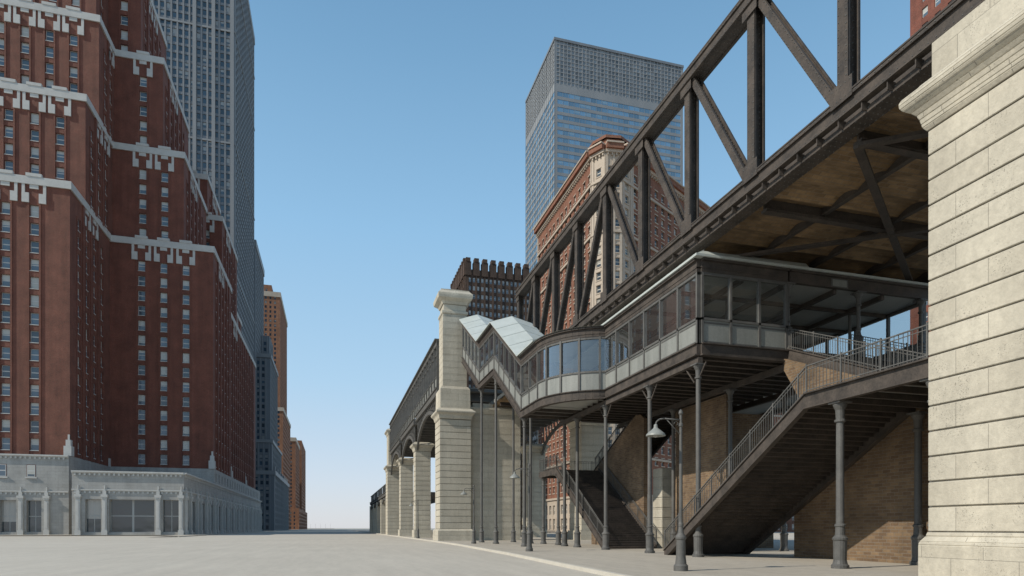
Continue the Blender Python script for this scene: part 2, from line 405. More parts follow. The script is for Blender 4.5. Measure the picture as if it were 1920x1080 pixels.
B.vol(-80,-36,402,452,53,104,"SE",ribm=B.t,**kw); B.band(-80,-36,402,452,102.5,104.8,.6)
B.vol(-80,-34.8,399,470,34,53,"SE",ribm=B.t,**kw); B.band(-80,-34.8,399,470,51.8,53.6,.6)
B.vol(-80,-33,394,515,0,34,"SE",ribm=B.t,**kw); B.band(-80,-33,394,515,32.6,35,.6)
for i in range(7): B.t.box(-34,-32.6,395+17*i,397.5+17*i,32,37.5)
B.done()
B=Bld("orange_brick_building",m_redB,m_w_t,m_cream)
kw=dict(pitch=3.6,ww=1.5,fh=3.8,wh=2.2,dep=.3,pitchE=5,wwE=3.4)
B.vol(-90,-42.6,560,642,0,196,"SE",**kw); B.band(-90,-42.6,560,642,193,197,.6)
B.vol(-80,-50,570,630,196,206,"SE",**kw)
B.vol(-90,-40,556,650,0,100,"SE",**kw); B.band(-90,-40,556,650,98,101,.5)
B.done()
B=Bld("orange_brick_building",m_redB,m_w_t,m_cream)
B.vol(-90,-38,700,780,0,95,"SE",**kw); B.band(-90,-38,700,780,92,96,.6)
B.vol(-90,-36,790,900,0,105,"SE",**kw); B.vol(-90,-34,690,905,0,22,"SE",**kw)
B.done()

# ---- glass tower
B=Bld("glass_office_tower",m_greyl,m_w_g,m_grey)
x0,x1,y0,y1=100.5,168.6,283.4,330
B.vol(x0,x1,y0,y1,0,211.5,"SW",pitch=2.84,ww=2.835,fh=3.6,wh=2.15,dep=.12,sill=.6,margin=.0,top=.4,pitchE=2.91,wwE=2.8)
og=B.g; B.g=MB()
B.vol(x0,x1,y0,y1,211.51,232.6,"SW",pitch=1.9,ww=1.5,fh=1.9,wh=1.5,dep=.2,sill=.3,margin=.1,top=.2)
B.g.done("louvres",m_w_m,B.e); B.g=og
for i in range(25):
    x=x0+i*(x1-x0)/24; B.t.box(x-.05,x+.05,y0-.1,y0,211.5,232.6)
for i in range(17):
    y=y0+i*(y1-y0)/16; B.t.box(x0-.12,x0,y-.06,y+.06,0,232.6)
B.band(x0,x1,y0,y1,232.0,233.2,.3,W=True)
B.done()

# ---- dark art deco tower
B=Bld("dark_brick_tower",m_brown,m_w_d,m_cream)
B.vol(59.9,93,294.8,330,0,124,"SW",pitch=2.05,ww=1.15,fh=3.9,wh=2.2,dep=.25,sill=1,margin=.8)
for i in range(8):
    x=61.2+i*4.1
    B.w.box(x-.35,x+.35,294.45,294.8,0,121); B.w.box(x-1.5,x+1.5,294.2,297,121,127.5); B.w.box(x-1.1,x+1.1,294.0,296.8,127.5,129.2)
for i in range(9):
    y=296.2+i*4.1
    B.w.box(59.55,59.9,y-.35,y+.35,0,121); B.w.box(59.3,62,y-1.4,y+1.4,121,127.5); B.w.box(59.1,61.5,y-1,y+1,127.5,129.2)
B.done()

# ---- flatiron brick building
B=Bld("flatiron_brick_building",m_flat,m_w_f,m_cream)
H=106.5
fp=[(70,215),(70,166),(72.2,161.8),(77,161.2),(81,163.5),(123,188.3),(140,198.3)]
def ffac(p,q,n,ww=1.5,wide=False):
    W=math.hypot(q[0]-p[0],q[1]-p[1]); u=((q[0]-p[0])/W,(q[1]-p[1])/W)
    pt=W/n; cols=[(pt*(i+.5)-ww/2,pt*(i+.5)+ww/2) for i in range(n)]
    rows=[(z,z+2.2) for z in [13+3.6*i for i in range(26)] if z+2.2<H-2]
    ow=B.w
    if wide: B.w=B.t
    B.facade(p,u,W,11.0,H,cols,rows,.35)
    B.w=ow
    F=lambda mb,*r: B.fbox(mb,p,u,*r)
    for k,(a,b) in enumerate(cols):
        for (c,d) in rows:
            F(B.t,a-.2,b+.2,c-.28,c,0,.15)
            F(B.t,a-.16,b+.16,d,d+.25,0,.1)
    for i in range(n+1):
        if i in (0,n) or wide:
            x=min(max(i*pt,.4),W-.4); F(B.t,x-.35,x+.35,11,H,0,.2)
    for z in (11,21.8,83.6,98): F(B.t,0,W,z-.3,z+.35,0,.4)
    F(B.t,0,W,H-1.4,H-.6,0,.8); F(B.w,0,W,H-.6,H+.7,-.5,1.5); F(B.t,0,W,H+.7,H+1.1,-.5,1.8)
    x=.5
    while x<W-.5: F(B.t,x,x+.35,H-2.1,H-1.4,0,.6); x+=1.2
    bc=[(pt*(i+.5)-1.0,pt*(i+.5)+1.0) for i in range(n)]
    ow=B.w; B.w=B.t; B.facade(p,u,W,0,10.7,bc,[(1,4.6),(6,9)],.5); B.w=ow
segs=[(fp[0],fp[1],13,False),(fp[1],fp[2],1,True),(fp[2],fp[3],2,True),(fp[3],fp[4],1,True),(fp[4],fp[5],13,False),(fp[5],fp[6],5,False)]
for p,q,n,w in segs: ffac(p,q,n,1.6,w)
B.w.poly([(x,y,H+.2) for x,y in fp]+[(140,215,H+.2)])
pv=[(71,180),(71,166.5),(73,162.8),(77,162.2),(81,164.6),(92,171),(86,182)]
pc=(sum(p[0] for p in pv)/7,sum(p[1] for p in pv)/7)
for a,b in zip(pv,pv[1:]+pv[:1]):
    B.w.quad((a[0],a[1],H),(b[0],b[1],H),(b[0],b[1],H+3.2),(a[0],a[1],H+3.2))
    ea=(a[0]+(a[0]-pc[0])*.08,a[1]+(a[1]-pc[1])*.08); eb=(b[0]+(b[0]-pc[0])*.08,b[1]+(b[1]-pc[1])*.08)
    B.w.quad((ea[0],ea[1],H+3.2),(eb[0],eb[1],H+3.2),(eb[0],eb[1],H+4),(ea[0],ea[1],H+4))
    B.w.poly([(ea[0],ea[1],H+4),(eb[0],eb[1],H+4),(pc[0],pc[1],H+7)])
B.done()

B=Bld("brick_office_tower",m_red,m_w_l,m_cream)
B.vol(131,165,92,119,0,160,"SW",pitch=3.2,ww=1.5,fh=3.7,wh=2.2); B.band(131,165,92,119,156,161,.6,W=True); B.done()
B=Bld("low_brick_building",m_flat,m_w_f,m_cream)
B.vol(130,200,216,240,0,48,"SW",pitch=3.4,ww=1.6,fh=3.8,wh=2.3)
for z in (12,30,46): B.band(130,200,216,240,z,z+.7,.3,W=True)
B.done()
B=Bld("pale_stone_building",m_lime2,m_w_f,m_trim)
B.vol(88,104,240,280,0,30,"SW",pitch=3.4,ww=1.7,fh=4,wh=2.6); B.band(88,104,240,280,28.5,30.8,.6,W=True); B.done()

# ------------------------------------------------------------------ stone piers
def pier(mb,x0,x1,y0,y1,z0,z1,c=.74,gap=.045,ins=.05):
    z=z0
    while z<z1-.05:
        zt=min(z+c,z1)
        mb.box(x0,x1,y0,y1,z+gap/2,zt-gap/2)
        mb.box(x0+ins,x1-ins,y0+ins,y1-ins,z-gap/2,z+gap/2)
        z=zt
def ring(mb,x0,x1,y0,y1,prof):
    for k in range(len(prof)-1):
        (za,pa),(zb,pb)=prof[k],prof[k+1]
        mb.hexa([(x0-pa,y0-pa,za),(x1+pa,y0-pa,za),(x1+pa,y1+pa,za),(x0-pa,y1+pa,za),(x0-pb,y0-pb,zb),(x1+pb,y0-pb,zb),(x1+pb,y1+pb,zb),(x0-pb,y1+pb,zb)])
cor=lambda z,s=1:[(z,0.02),(z+.12*s,.1*s),(z+.22*s,.12*s),(z+.36*s,.15*s),(z+.5*s,.2*s),(z+.62*s,.3*s),(z+.72*s,.42*s),(z+.80*s,.48*s),(z+.9*s,.51*s),(z+1.0*s,.5*s),(z+1.08*s,.44*s),(z+1.14*s,.3*s),(z+1.35*s,.12*s)]

E=empty("stone_bridge_pier")
mb=MB(); X0,X1,Y0,Y1=16.9,21.5,8.5,14.75
mb.box(X0-.18,X1+.18,Y0-.18,Y1+.18,.14,1.1)
ring(mb,X0,X1,Y0,Y1,[(1.1,.18),(1.2,.16),(1.36,.05),(1.48,.02)])
pier(mb,X0,X1,Y0,Y1,1.48,13.32)
ring(mb,X0,X1,Y0,Y1,cor(13.32,1.05))
mb.box(X0+.06,X1-.06,Y0+.06,Y1-.06,14.7,15.88)
o=mb.done("ashlar_shaft",m_lime,E)
bv=o.modifiers.new("b",'BEVEL'); bv.width=.02; bv.segments=1; bv.limit_method='ANGLE'

E=empty("stone_abutment_tower")
mb=MB(); X0,X1,Y0,Y1=11.7,15.3,72,75.5
mb.box(X0-.25,X1+.25,Y0-.25,Y1+.25,.0,1.3); ring(mb,X0,X1,Y0,Y1,[(1.3,.25),(1.48,.05)])
pier(mb,X0,X1,Y0,Y1,1.48,14.1,gap=.07,ins=.07)
ring(mb,X0,X1,Y0,Y1,cor(14.1,.9))
ring(mb,X0+.3,X1-.3,Y0+.3,Y1-.3,[(15.2,.25),(15.5,.25),(17.6,.22),(17.9,.02)])
pier(mb,X0+.4,X1-.4,Y0+.4,Y1-.4,17.9,26.2,gap=.03,ins=.03)
ring(mb,X0+.45,X1-.45,Y0+.45,Y1-.45,[(26.2,.0),(26.35,.15),(26.6,.15),(26.7,0)])
mb.box(X0+.5,X1-.5,Y0+.5,Y1-.5,26.7,27.4)
ring(mb,X0+.45,X1-.45,Y0+.45,Y1-.45,[(27.4,.05),(27.7,.2),(28.0,.6),(28.3,.65),(28.5,.65),(28.9,.3),(29.0,.3)])
mb.box(X0+.9,X1-.9,Y0+.9,Y1-.9,29.0,29.3)
pier(mb,15.4,21.5,72.8,76,.14,15.0,gap=.04,ins=.03)
ring(mb,15.4,21.5,72.8,76,[(15.0,.02),(15.2,.1),(15.5,.25),(15.7,.25)])
mb.box(15.8,21,73.2,76,15.7,16.3)
mb.done("ashlar",m_lime,E)
def small_pier(x0,x1,y0,y1,zt,nm="stone_viaduct_pier"):
    E=empty(nm); mb=MB()
    mb.box(x0-.2,x1+.2,y0-.2,y1+.2,0,1.3); pier(mb,x0,x1,y0,y1,1.3,zt-1.4,gap=.07,ins=.06)
    ring(mb,x0,x1,y0,y1,cor(zt-1.4,1.0)); mb.done("ashlar",m_lime,E)
for y in (96,118): small_pier(11.9,14.2,y,y+2.6,14.6)
for y in (96,118,134): small_pier(29.5,32.5,y,y+3,15)
small_pier(29,32.5,72,76,15.5)
small_pier(29,32.5,44,47,15.2); small_pier(29,32.5,10,14,15.2)
E=empty("stone_viaduct_tower"); mb=MB()
pier(mb,11.4,15.2,141,146,0,14.1,gap=.07,ins=.06); ring(mb,11.4,15.2,141,146,cor(14.1)); mb.box(11.6,15,141.2,145.8,15.4,22); ring(mb,11.6,15,141.2,145.8,cor(22)); mb.done("ashlar",m_lime,E)

# ------------------------------------------------------------------ bridge truss
E=empty("truss_bridge")
st=MB(); rv=MB()
def rivet(p,n,r=.028):
    p=Vector(p); n=Vector(n); a=Vector((0,0,1)) if abs(n.z)<.5 else Vector((1,0,0)); b=n.cross(a)
    i=len(rv.v)
    ring6=[p+a*r*math.cos(t)+b*r*math.sin(t) for t in [k*math.pi/3 for k in range(6)]]
    ring3=[p+n*r*.7+a*r*.55*math.cos(t)+b*r*.55*math.sin(t) for t in [k*math.pi/3 for k in range(6)]]
    rv.v+=[tuple(q) for q in ring6+ring3]
    for k in range(6): rv.f.append((i+k,i+(k+1)%6,i+6+(k+1)%6,i+6+k))
    rv.f.append(tuple(i+6+k for k in range(6)))
def hmember(p0,p1,w,dp,rivets=True):
    p0=Vector(p0);p1=Vector(p1);a=(p1-p0); L=a.length; a.normalize(); sd=Vector((1,0,0)); tt=a.cross(sd).normalized()
    def plate(c,hw,hd):
        q=[]
        for e,f in ((-1,-1),(1,-1),(1,1),(-1,1)): q.append(p0+c+tt*(e*hw)+sd*(f*hd))
        st.hexa(q+[k+(p1-p0) for k in q])
    plate(-sd*(dp/2-.02),w/2,.02); plate(sd*(dp/2-.02),w/2,.02); plate(Vector((0,0,0)),.025,dp/2-.04)
    for e in (-1,1): plate(-sd*(dp/2-.06)+tt*e*(w/2-.03),.03,.04); plate(sd*(dp/2-.06)+tt*e*(w/2-.03),.03,.04)
    if rivets:
        n=int(L/.26)
        for i in range(n):
            c=p0+a*(L*(i+.5)/n)
            for e in (-.36,.36): rivet(c-sd*(dp/2)+tt*(e*w),(-1,0,0),.036)
            s2=tt if tt.y<0 else -tt
            for e in (-.27,.27): rivet(c+s2*.0251+sd*(dp*e),s2,.04)
def truss(X,Z0,Z1,ys,mid,riv):
    ya,yb=ys[0]-.6,ys[-1]+.6
    st.box(X-.34,X+.34,ya,yb,Z0-.06,Z0); st.box(X-.34,X+.34,ya,yb,Z0+1.2,Z0+1.26)
    st.box(X-.22,X-.17,ya,yb,Z0,Z0+1.2); st.box(X+.17,X+.22,ya,yb,Z0,Z0+1.2)
    st.box(X-.32,X-.22,ya,yb,Z0+.02,Z0+.14); st.box(X-.32,X-.22,ya,yb,Z0+1.06,Z0+1.18)
    st.box(X-.27,X-.22,ya,yb,Z0+.5,Z0+.72)
    st.box(X-.62,X-.34,ya,yb,Z0+.28,Z0+.34)
    y=ya+.5
    while y<yb: st.box(X-.56,X-.22,y-.02,y+.02,Z0+.0,Z0+.28); y+=1.05
    st.box(X-.42,X+.42,ya,yb,Z1+.30,Z1+.36); st.box(X-.34,X-.29,ya,yb,Z1-.34,Z1+.30); st.box(X+.29,X+.34,ya,yb,Z1-.34,Z1+.30)
    st.box(X-.44,X-.343,ya,yb,Z1-.34,Z1-.22); st.box(X+.343,X+.44,ya,yb,Z1-.34,Z1-.22); st.box(X-.41,X-.343,ya,yb,Z1+.18,Z1+.297)
    st.box(X-.288,X+.288,ya,yb,Z1-.30,Z1-.26)
    if riv:
        y=ya+.1
        while y<yb:
            for z,xx in ((Z1-.28,.44),(Z1+.24,.41)): rivet((X-xx,y,z),(-1,0,0),.034)
            for z in (Z0+.08,Z0+1.12): rivet((X-.32,y,z),(-1,0,0),.034)
            for z in (Z0+.56,Z0+.66): rivet((X-.27,y,z),(-1,0,0))
            for x in (-.3,-.1,.1,.3): 
                if y<45: rivet((X+x,y,Z0-.06),(0,0,-1)); rivet((X+x*.8,y,Z1-.30),(0,0,-1))
            y+=.28
    for i,y in enumerate(ys):
        hmember((X,y,Z0+1.26),(X,y,Z1-.34),.50,.56,riv)
        for z0,z1,xo in ((Z0+1.0,Z0+1.75,.345),(Z1-.8,Z1-.1,.365)):
            st.box(X-xo,X-xo+.025,y-.5,y+.5,z0,z1)
            if riv:
                for dy in (-.42,-.2,.0,.2,.42):
                    for z in (z0+.15,z1-.12): rivet((X-xo,y+dy,z),(-1,0,0))
    for a,b in zip(ys[:-1],ys[1:]):
        if a<mid-.1: p,q=(X,a+.45,Z0+1.3),(X,b-.42,Z1-.36)
        else: p,q=(X,b-.45,Z0+1.3),(X,a+.42,Z1-.36)
        hmember(p,q,.34,.46,riv)
ys=[18.9+5.25*k for k in range(-2,9)]
TX,TZ0,TZ1=18.0,15.95,25.0
truss(TX,TZ0,TZ1,ys,39.9,True)
for i,y in enumerate([y for y in ys]+[66.1,70.5]):
    st.box(18.4,32.6,y-.2,y+.2,TZ0-.28,TZ0-.22); st.box(18.4,32.6,y-.04,y+.04,TZ0-.22,TZ0+.4)
    st.box(18.4,32.6,y-.17,y+.17,TZ0-.34,TZ0-.283)
for x in (21.5,25.2,29.0): st.box(x-.12,x+.12,6,76,TZ0-.12,TZ0-.06); st.box(x-.03,x+.03,6,76,TZ0-.06,TZ0+.3)
# far edge girder of the deck
st.box(32.6,33.0,6,76,TZ0-.4,TZ0+1.3)
for k in range(0,len(ys)-2,2):
    a,b=ys[k],ys[k+2]
    st.beam((18.4,a,TZ0-.42),(25.5,ys[k+1],TZ0-.42),.3,.14); st.beam((18.4,b,TZ0-.43),(25.5,ys[k+1],TZ0-.43),.3,.14)
    st.beam((25.5,ys[k+1],TZ0-.44),(32.6,a,TZ0-.44),.3,.14); st.beam((25.5,ys[k+1],TZ0-.45),(32.6,b,TZ0-.45),.3,.14)
st.done("steelwork",m_steel,E); rv.done("rivets",m_steel2,E)
mb=MB()
for i in range(48):
    y0=6+i*1.46; y1=y0+1.46
    for j in range(6):
        t0,t1=j/6,(j+1)/6
        z=lambda t: TZ0+.05+.22*math.sin(math.pi*t)
        mb.quad((18.2,y0+1.46*t0,z(t0)),(18.2,y0+1.46*t1,z(t1)),(32.6,y0+1.46*t1,z(t1)),(32.6,y0+1.46*t0,z(t0)))
mb.done("brick_jack_arches",m_soff,E)
mb=MB(); mb.box(18.35,32.55,6,76,TZ0+.5,TZ0+.9); mb.done("deck_slab",m_ceil,E)

# ------------------------------------------------------------------ viaduct beyond
E=empty("elevated_railway_viaduct"); st=MB(); pn=MB(); gl=MB()
def arch_girder(X,y0,y1,zs,zc,zt):
    n=16
    for i in range(n):
        t0,t1=i/n,(i+1)/n
        f=lambda t: zs+(zc-zs)*max(0,math.sin(math.pi*min(max(t,0),1)))**.6
        a,b=y0+(y1-y0)*t0,y0+(y1-y0)*t1
        st.hexa([(X-.15,a,f(t0)),(X+.15,a,f(t0)),(X+.15,b,f(t1)),(X-.15,b,f(t1)),(X-.15,a,f(t0)+.45),(X+.15,a,f(t0)+.45),(X+.15,b,f(t1)+.45),(X-.15,b,f(t1)+.45)])
        m=(a+b)/2; fm=(f(t0)+f(t1))/2
        if zt-fm>.8: st.box(X-.06,X+.06,m-.07,m+.07,fm+.3,zt); st.beam((X,a,fm+.5),(X,b,zt-.1),.08,.1)
    st.box(X-.3,X+.3,y0,y1,zt,zt+.7); st.box(X-.45,X+.1,y0,y1,zt+.7,zt+.85)
spans=[(75.5,96),(98.6,118),(120.6,141)]
for X in (12.2,32):
    for a,b in spans: arch_girder(X,a,b,13.2,16.6,17.6)
def quadY(mb,X,y0,y1,z0,z1): mb.quad((X,y0,z0),(X,y1,z0),(X,y1,z1),(X,y0,z1))
def gallery(X,y0,y1,z0,h=5.6,b=2.2):
    n=max(1,int((y1-y0)/b)); b=(y1-y0)/n
    pn.box(X-.06,X+.06,y0,y1,z0,z0+1.3)
    st.box(X-.14,X+.14,y0,y1,z0+1.3,z0+1.45); st.box(X-.2,X+.2,y0,y1,z0+h-.6,z0+h); st.box(X-.45,X+3.5,y0,y1,z0+h,z0+h+.15)
    st.box(X-.1,X+.1,y0,y1,z0+h-1.6,z0+h-1.5)
    for i in range(n+1):
        y=y0+i*b; st.box(X-.14,X+.14,y-.1,y+.1,z0,z0+h-.6); st.box(X-.24,X-.14,y-.07,y+.07,z0,z0+h)
    quadY(gl,X+.02,y0,y1,z0+1.45,z0+h-.6)
gallery(12.1,75.6,141,18.5)
gallery(31.9,75.6,141,18.5)
st.box(12.4,32,75.6,146,18.2,18.5)
for i in range(24): st.box(12.5,31.8,77+i*2.8,77.25+i*2.8,17.3,18.2)
for i in range(4):
    y=150+i*17; st.box(11.9,12.3,y,y+17,9.2,10.1); arch_girder(12.1,y+1.2,y+17,6.5,8.6,9.2)
    for k in range(8): st.box(12.0,12.15,y+2*k,y+2*k+.12,10,12)
    st.box(11.98,12.2,y,y+17,12,12.15)
st.box(12.3,30,146,218,9.3,9.9)
st.done("ironwork",m_steel2,E); pn.done("panels",m_panel,E); gl.done("glazing",m_glass,E)
mb=MB()
for i in range(5):
    y=148+i*17; pier(mb,11.7,14.2,y,y+2.2,0,8.9,gap=.06)
mb.done("stone_piers",m_lime,E)
mb=MB(); mb.box(12.5,31.8,75.6,141,18.52,18.6); mb.done("deck",m_ceil,E)

# ------------------------------------------------------------------ station
E=empty("elevated_station"); st=MB(); ir=MB(); pn=MB(); gl=MB(); rf=MB(); ce=MB()
ZB=10.3
def glazed(p,q,zp,zq,nb,h=4.8,mull=True):
    st.slab(p,q,zp,zp+.5,zq,zq+.5,.22)
    st.slab(p,q,zp-.06,zp-.0,zq-.06,zq-.0,.4); st.slab(p,q,zp+.5,zp+.56,zq+.5,zq+.56,.42)
    pn.slab(p,q,zp+.56,zp+1.72,zq+.56,zq+1.72,.08)
    ir.slab(p,q,zp+1.72,zp+1.84,zq+1.72,zq+1.84,.2)
    gl.quad((p[0],p[1],zp+1.84),(q[0],q[1],zq+1.84),(q[0],q[1],zq+3.99),(p[0],p[1],zp+3.99))
    ir.slab(p,q,zp+3.98,zp+4.12,zq+3.98,zq+4.12,.17)
    st.slab(p,q,zp+4.12,zp+4.66,zq+4.12,zq+4.66,.22); st.slab(p,q,zp+4.66,zp+4.78,zq+4.66,zq+4.78,.5)
    st.slab(p,q,zp+4.3,zp+4.36,zq+4.3,zq+4.36,.28)
    if mull:
        d=Vector((q[0]-p[0],q[1]-p[1],zq-zp)); L=math.hypot(d.x,d.y); ux,uy=d.x/L,d.y/L; sl=d.z/L
        for i in range(nb+1):
            a=L*i/nb; w=.06
            if i==0: a+=w
            if i==nb: a-=w
            A=(p[0]+ux*(a-w),p[1]+uy*(a-w)); Bq=(p[0]+ux*(a+w),p[1]+uy*(a+w)); za=zp+sl*(a-w); zb=zp+sl*(a+w)
            ir.slab(A,Bq,za+.5,za+4.12,zb+.5,zb+4.12,.2)
            if i<nb:
                a2=a+(.12 if i==0 else .13); b2=L*(i+1)/nb-.13
                A=(p[0]+ux*a2,p[1]+uy*a2); Bq=(p[0]+ux*b2,p[1]+uy*b2)
                ir.slab(A,Bq,zp+sl*a2+.6,zp+sl*a2+.68,zp+sl*b2+.6,zp+sl*b2+.68,.12)
                ir.slab(A,Bq,zp+sl*a2+1.56,zp+sl*a2+1.64,zp+sl*b2+1.56,zp+sl*b2+1.64,.12)
SX=17.6; SY=28.1
glazed((SX,39.5),(SX,SY),ZB,ZB,6)
glazed((SX+.11,SY),(22.8,SY),ZB,ZB,3)
cx,cy,r=19.0,43.8,4.7
pts=[]
for i in range(17):
    t=math.pi+(math.pi/2)*(i/16)
    pts.append((cx+r*math.cos(t),cy+r*math.sin(t)))
cut=[p for p in pts if p[0]<SX-.05]
cut.append((SX,39.32))
for i,(a,b) in enumerate(zip(cut[:-1],cut[1:])): glazed(a,b,ZB,ZB,1,mull=False)
for i,(a,b) in enumerate(zip(cut[:-1],cut[1:])):
    if i%3==0:
        ux,uy=b[0]-a[0],b[1]-a[1]; L=math.hypot(ux,uy); ux/=L;uy/=L
        ir.slab((a[0]-ux*.07,a[1]-uy*.07),(a[0]+ux*.07,a[1]+uy*.07),ZB+.5,ZB+4.12,ZB+.5,ZB+4.12,.24)
GX=cx-r
prof=[(43.8,ZB),(48.0,ZB),(56.8,15.7),(62.9,15.7),(71.6,20.6)]
nbs=[2,5,3,5]
for (a,b,n) in zip(prof[:-1],prof[1:],nbs):
    glazed((GX,b[0]),(GX,a[0]),b[1],a[1],n)
    if a[0]>47: glazed((SX+.0,b[0]),(SX+.0,a[0]),b[1],a[1],n)
    ce.hexa([(GX+.1,a[0],a[1]+.1),(SX+.3,a[0],a[1]+.1),(SX+.3,b[0],b[1]+.1),(GX+.1,b[0],b[1]+.1),(GX+.1,a[0],a[1]+.3),(SX+.3,a[0],a[1]+.3),(SX+.3,b[0],b[1]+.3),(GX+.1,b[0],b[1]+.3)])
    xm=(GX+SX)/2
    for (xa,xb,ha,hb) in ((GX-.45,xm,4.78,5.5),(xm,SX+.3,5.5,5.0)):
        rf.hexa([(xa,a[0],a[1]+ha),(xb,a[0],a[1]+hb),(xb,b[0],b[1]+hb),(xa,b[0],b[1]+ha),(xa,a[0],a[1]+ha+.08),(xb,a[0],a[1]+hb+.08),(xb,b[0],b[1]+hb+.08),(xa,b[0],b[1]+ha+.08)])
        L=b[0]-a[0]; k=int(L/2.0)
        for i in range(k+1):
            f=i/k; y=a[0]+L*f; z=a[1]+(b[1]-a[1])*f
            rf.beam((xa,y,z+ha+.09),(xb,y,z+hb+.09),.04,.04)
    for i in range(int((b[0]-a[0])/1.1)):
        f=(i+.5)/int((b[0]-a[0])/1.1); y=a[0]+(b[0]-a[0])*f; z=a[1]+(b[1]-a[1])*f
        st.box(GX,SX+.2,y-.06,y+.06,z-.12,z+.1)
fan=[(GX-.35,48.0),(GX-.35,43.8)]+[(cx+(r+.35)*math.cos(math.pi+math.pi/2*i/16),cy+(r+.35)*math.sin(math.pi+math.pi/2*i/16)) for i in range(1,17)]
ctr=(18.2,46)
for a,b in zip(fan[:-1],fan[1:]):
    rf.poly([(a[0],a[1],ZB+4.79),(b[0],b[1],ZB+4.79),(ctr[0],ctr[1],ZB+5.3)])
ce.poly([(x+.3,y+.1,ZB+.15) for x,y in fan]+[(cx+3,39.6,ZB+.15),(cx+3,48,ZB+.15)])
ce.poly([(x+.3,y+.1,ZB+4.6) for x,y in fan]+[(cx+3,39.6,ZB+4.6),(cx+3,48,ZB+4.6)])
rf.box(SX-.35,32.4,SY-.35,40.0,ZB+4.785,ZB+4.9)
rf.hexa([(SX-.3,SY-.3,ZB+4.9),(24,SY-.3,ZB+4.9),(24,39.9,ZB+4.9),(SX-.3,39.9,ZB+4.9),(SX+.3,SY,ZB+5.2),(24,SY,ZB+5.25),(24,39.8,ZB+5.25),(SX+.3,39.8,ZB+5.2)])
y=SY
while y<39.6: rf.beam((SX-.3,y,ZB+4.93),(SX+.3,y,ZB+5.24),.04,.04); y+=1.3
ce.box(SX+.15,32.2,SY+.15,48,ZB+4.15,ZB+4.3)
for x in (20.2,22.8,26,29.2): st.box(x-.1,x+.1,SY+.15,48,ZB+3.9,ZB+4.15)
for y in (30.8,34,37.5,41): st.box(SX+.15,32,y-.08,y+.08,ZB+3.95,ZB+4.148)
ce.box(SX+.12,32.2,SY+.12,48.5,ZB+.3,ZB+.55)
ce.box(SX+.12,32.2,SY+.12,48.5,ZB+.2,ZB+.29)
y=SY+.5
while y<48.3: st.box(SX+.12,27.5,y-.05,y+.05,ZB-.1,ZB+.2); st.box(SX+.12,27.5,y-.12,y+.12,ZB-.13,ZB-.1); y+=.95
for x in (SX+.1,22.8,27.4): st.box(x-.13,x+.13,SY,48.5,ZB-.45,ZB-.133)
st.box(22.91,32.3,SY-.11,SY+.11,ZB+4.12,ZB+4.66); st.box(22.91,32.4,SY-.25,SY+.25,ZB+4.66,ZB+4.78)
st.box(27.2,32.2,SY-.11,SY+.11,ZB,ZB+.55); st.box(22.8,23.1,SY-.1,SY+.2,ZB,ZB+.55)
pn.box(25.6,26.5,SY-.14,SY-.112,ZB+4.2,ZB+4.55)
ir.box(25.5,26.6,SY-.13,SY-.111,ZB+4.15,ZB+4.6)
glazed((32.2,SY+.2),(32.2,48),ZB,ZB,8)
glazed((19.5,48.3),(32,48.3),ZB,ZB,6)
# interior: wainscot partition, ticket booth, posts
st.box(24.2,31.8,41.5,41.65,ZB+.56,ZB+3.0); ir.box(24.1,31.9,41.45,41.7,ZB+3.0,ZB+3.1)
for y in (31,35,39,43):
    for x in (21.2,29.6): ir.cyl((x,y,ZB+.55),(x,y,ZB+4.15),.09,.09,10)
pn.box(27.5,30.8,38,41,ZB+.56,ZB+3.2); ir.box(27.4,30.9,37.9,41.1,ZB+3.2,ZB+3.35)
def column(x,y,z0,z1,rr=.125):
    mb=ir; mb.lathe(x,y,[(.30,z0),(.30,z0+.12),(.25,z0+.16),(.22,z0+.3),(.23,z0+1.0),(.26,z0+1.04),(.26,z0+1.1),(.17,z0+1.2),(rr+.02,z0+1.35),(rr+.02,z0+1.5),(rr+.05,z0+1.52),(rr+.05,z0+1.58),(rr,z0+1.62),(rr*.93,z1-.75),(rr+.05,z1-.72),(rr+.05,z1-.65),(rr,z1-.62),(rr+.02,z1-.3),(.24,z1-.12),(.24,z1-.06)],16)
    mb.box(x-.28,x+.28,y-.28,y+.28,z1-.06,z1)
G=.14
for y in (28.3,33.4,39.6,44.8): column(SX+.1,y,G,ZB-.45)
for y in (33.0,39.6,46.5): column(22.8,y,G,ZB-.45)
for y in (34,44): column(27.4,y,G,ZB-.45)
for x in (GX+.15,SX+.2):
    column(x,47.8,G,ZB-.06); column(x,56.9,G,15.55); column(x,62.8,G,15.6)
for x in (22.95,27.5,31.8): column(x,SY+.1,ZB+.55,ZB+4.1,.1)
for y in (28.5,33.4,39.6): 
    for s_ in (-1,1): st.beam((SX+.1,y+s_*.15,ZB-1.3),(SX+.1,y+s_*.9,ZB-.5),.05,.06)

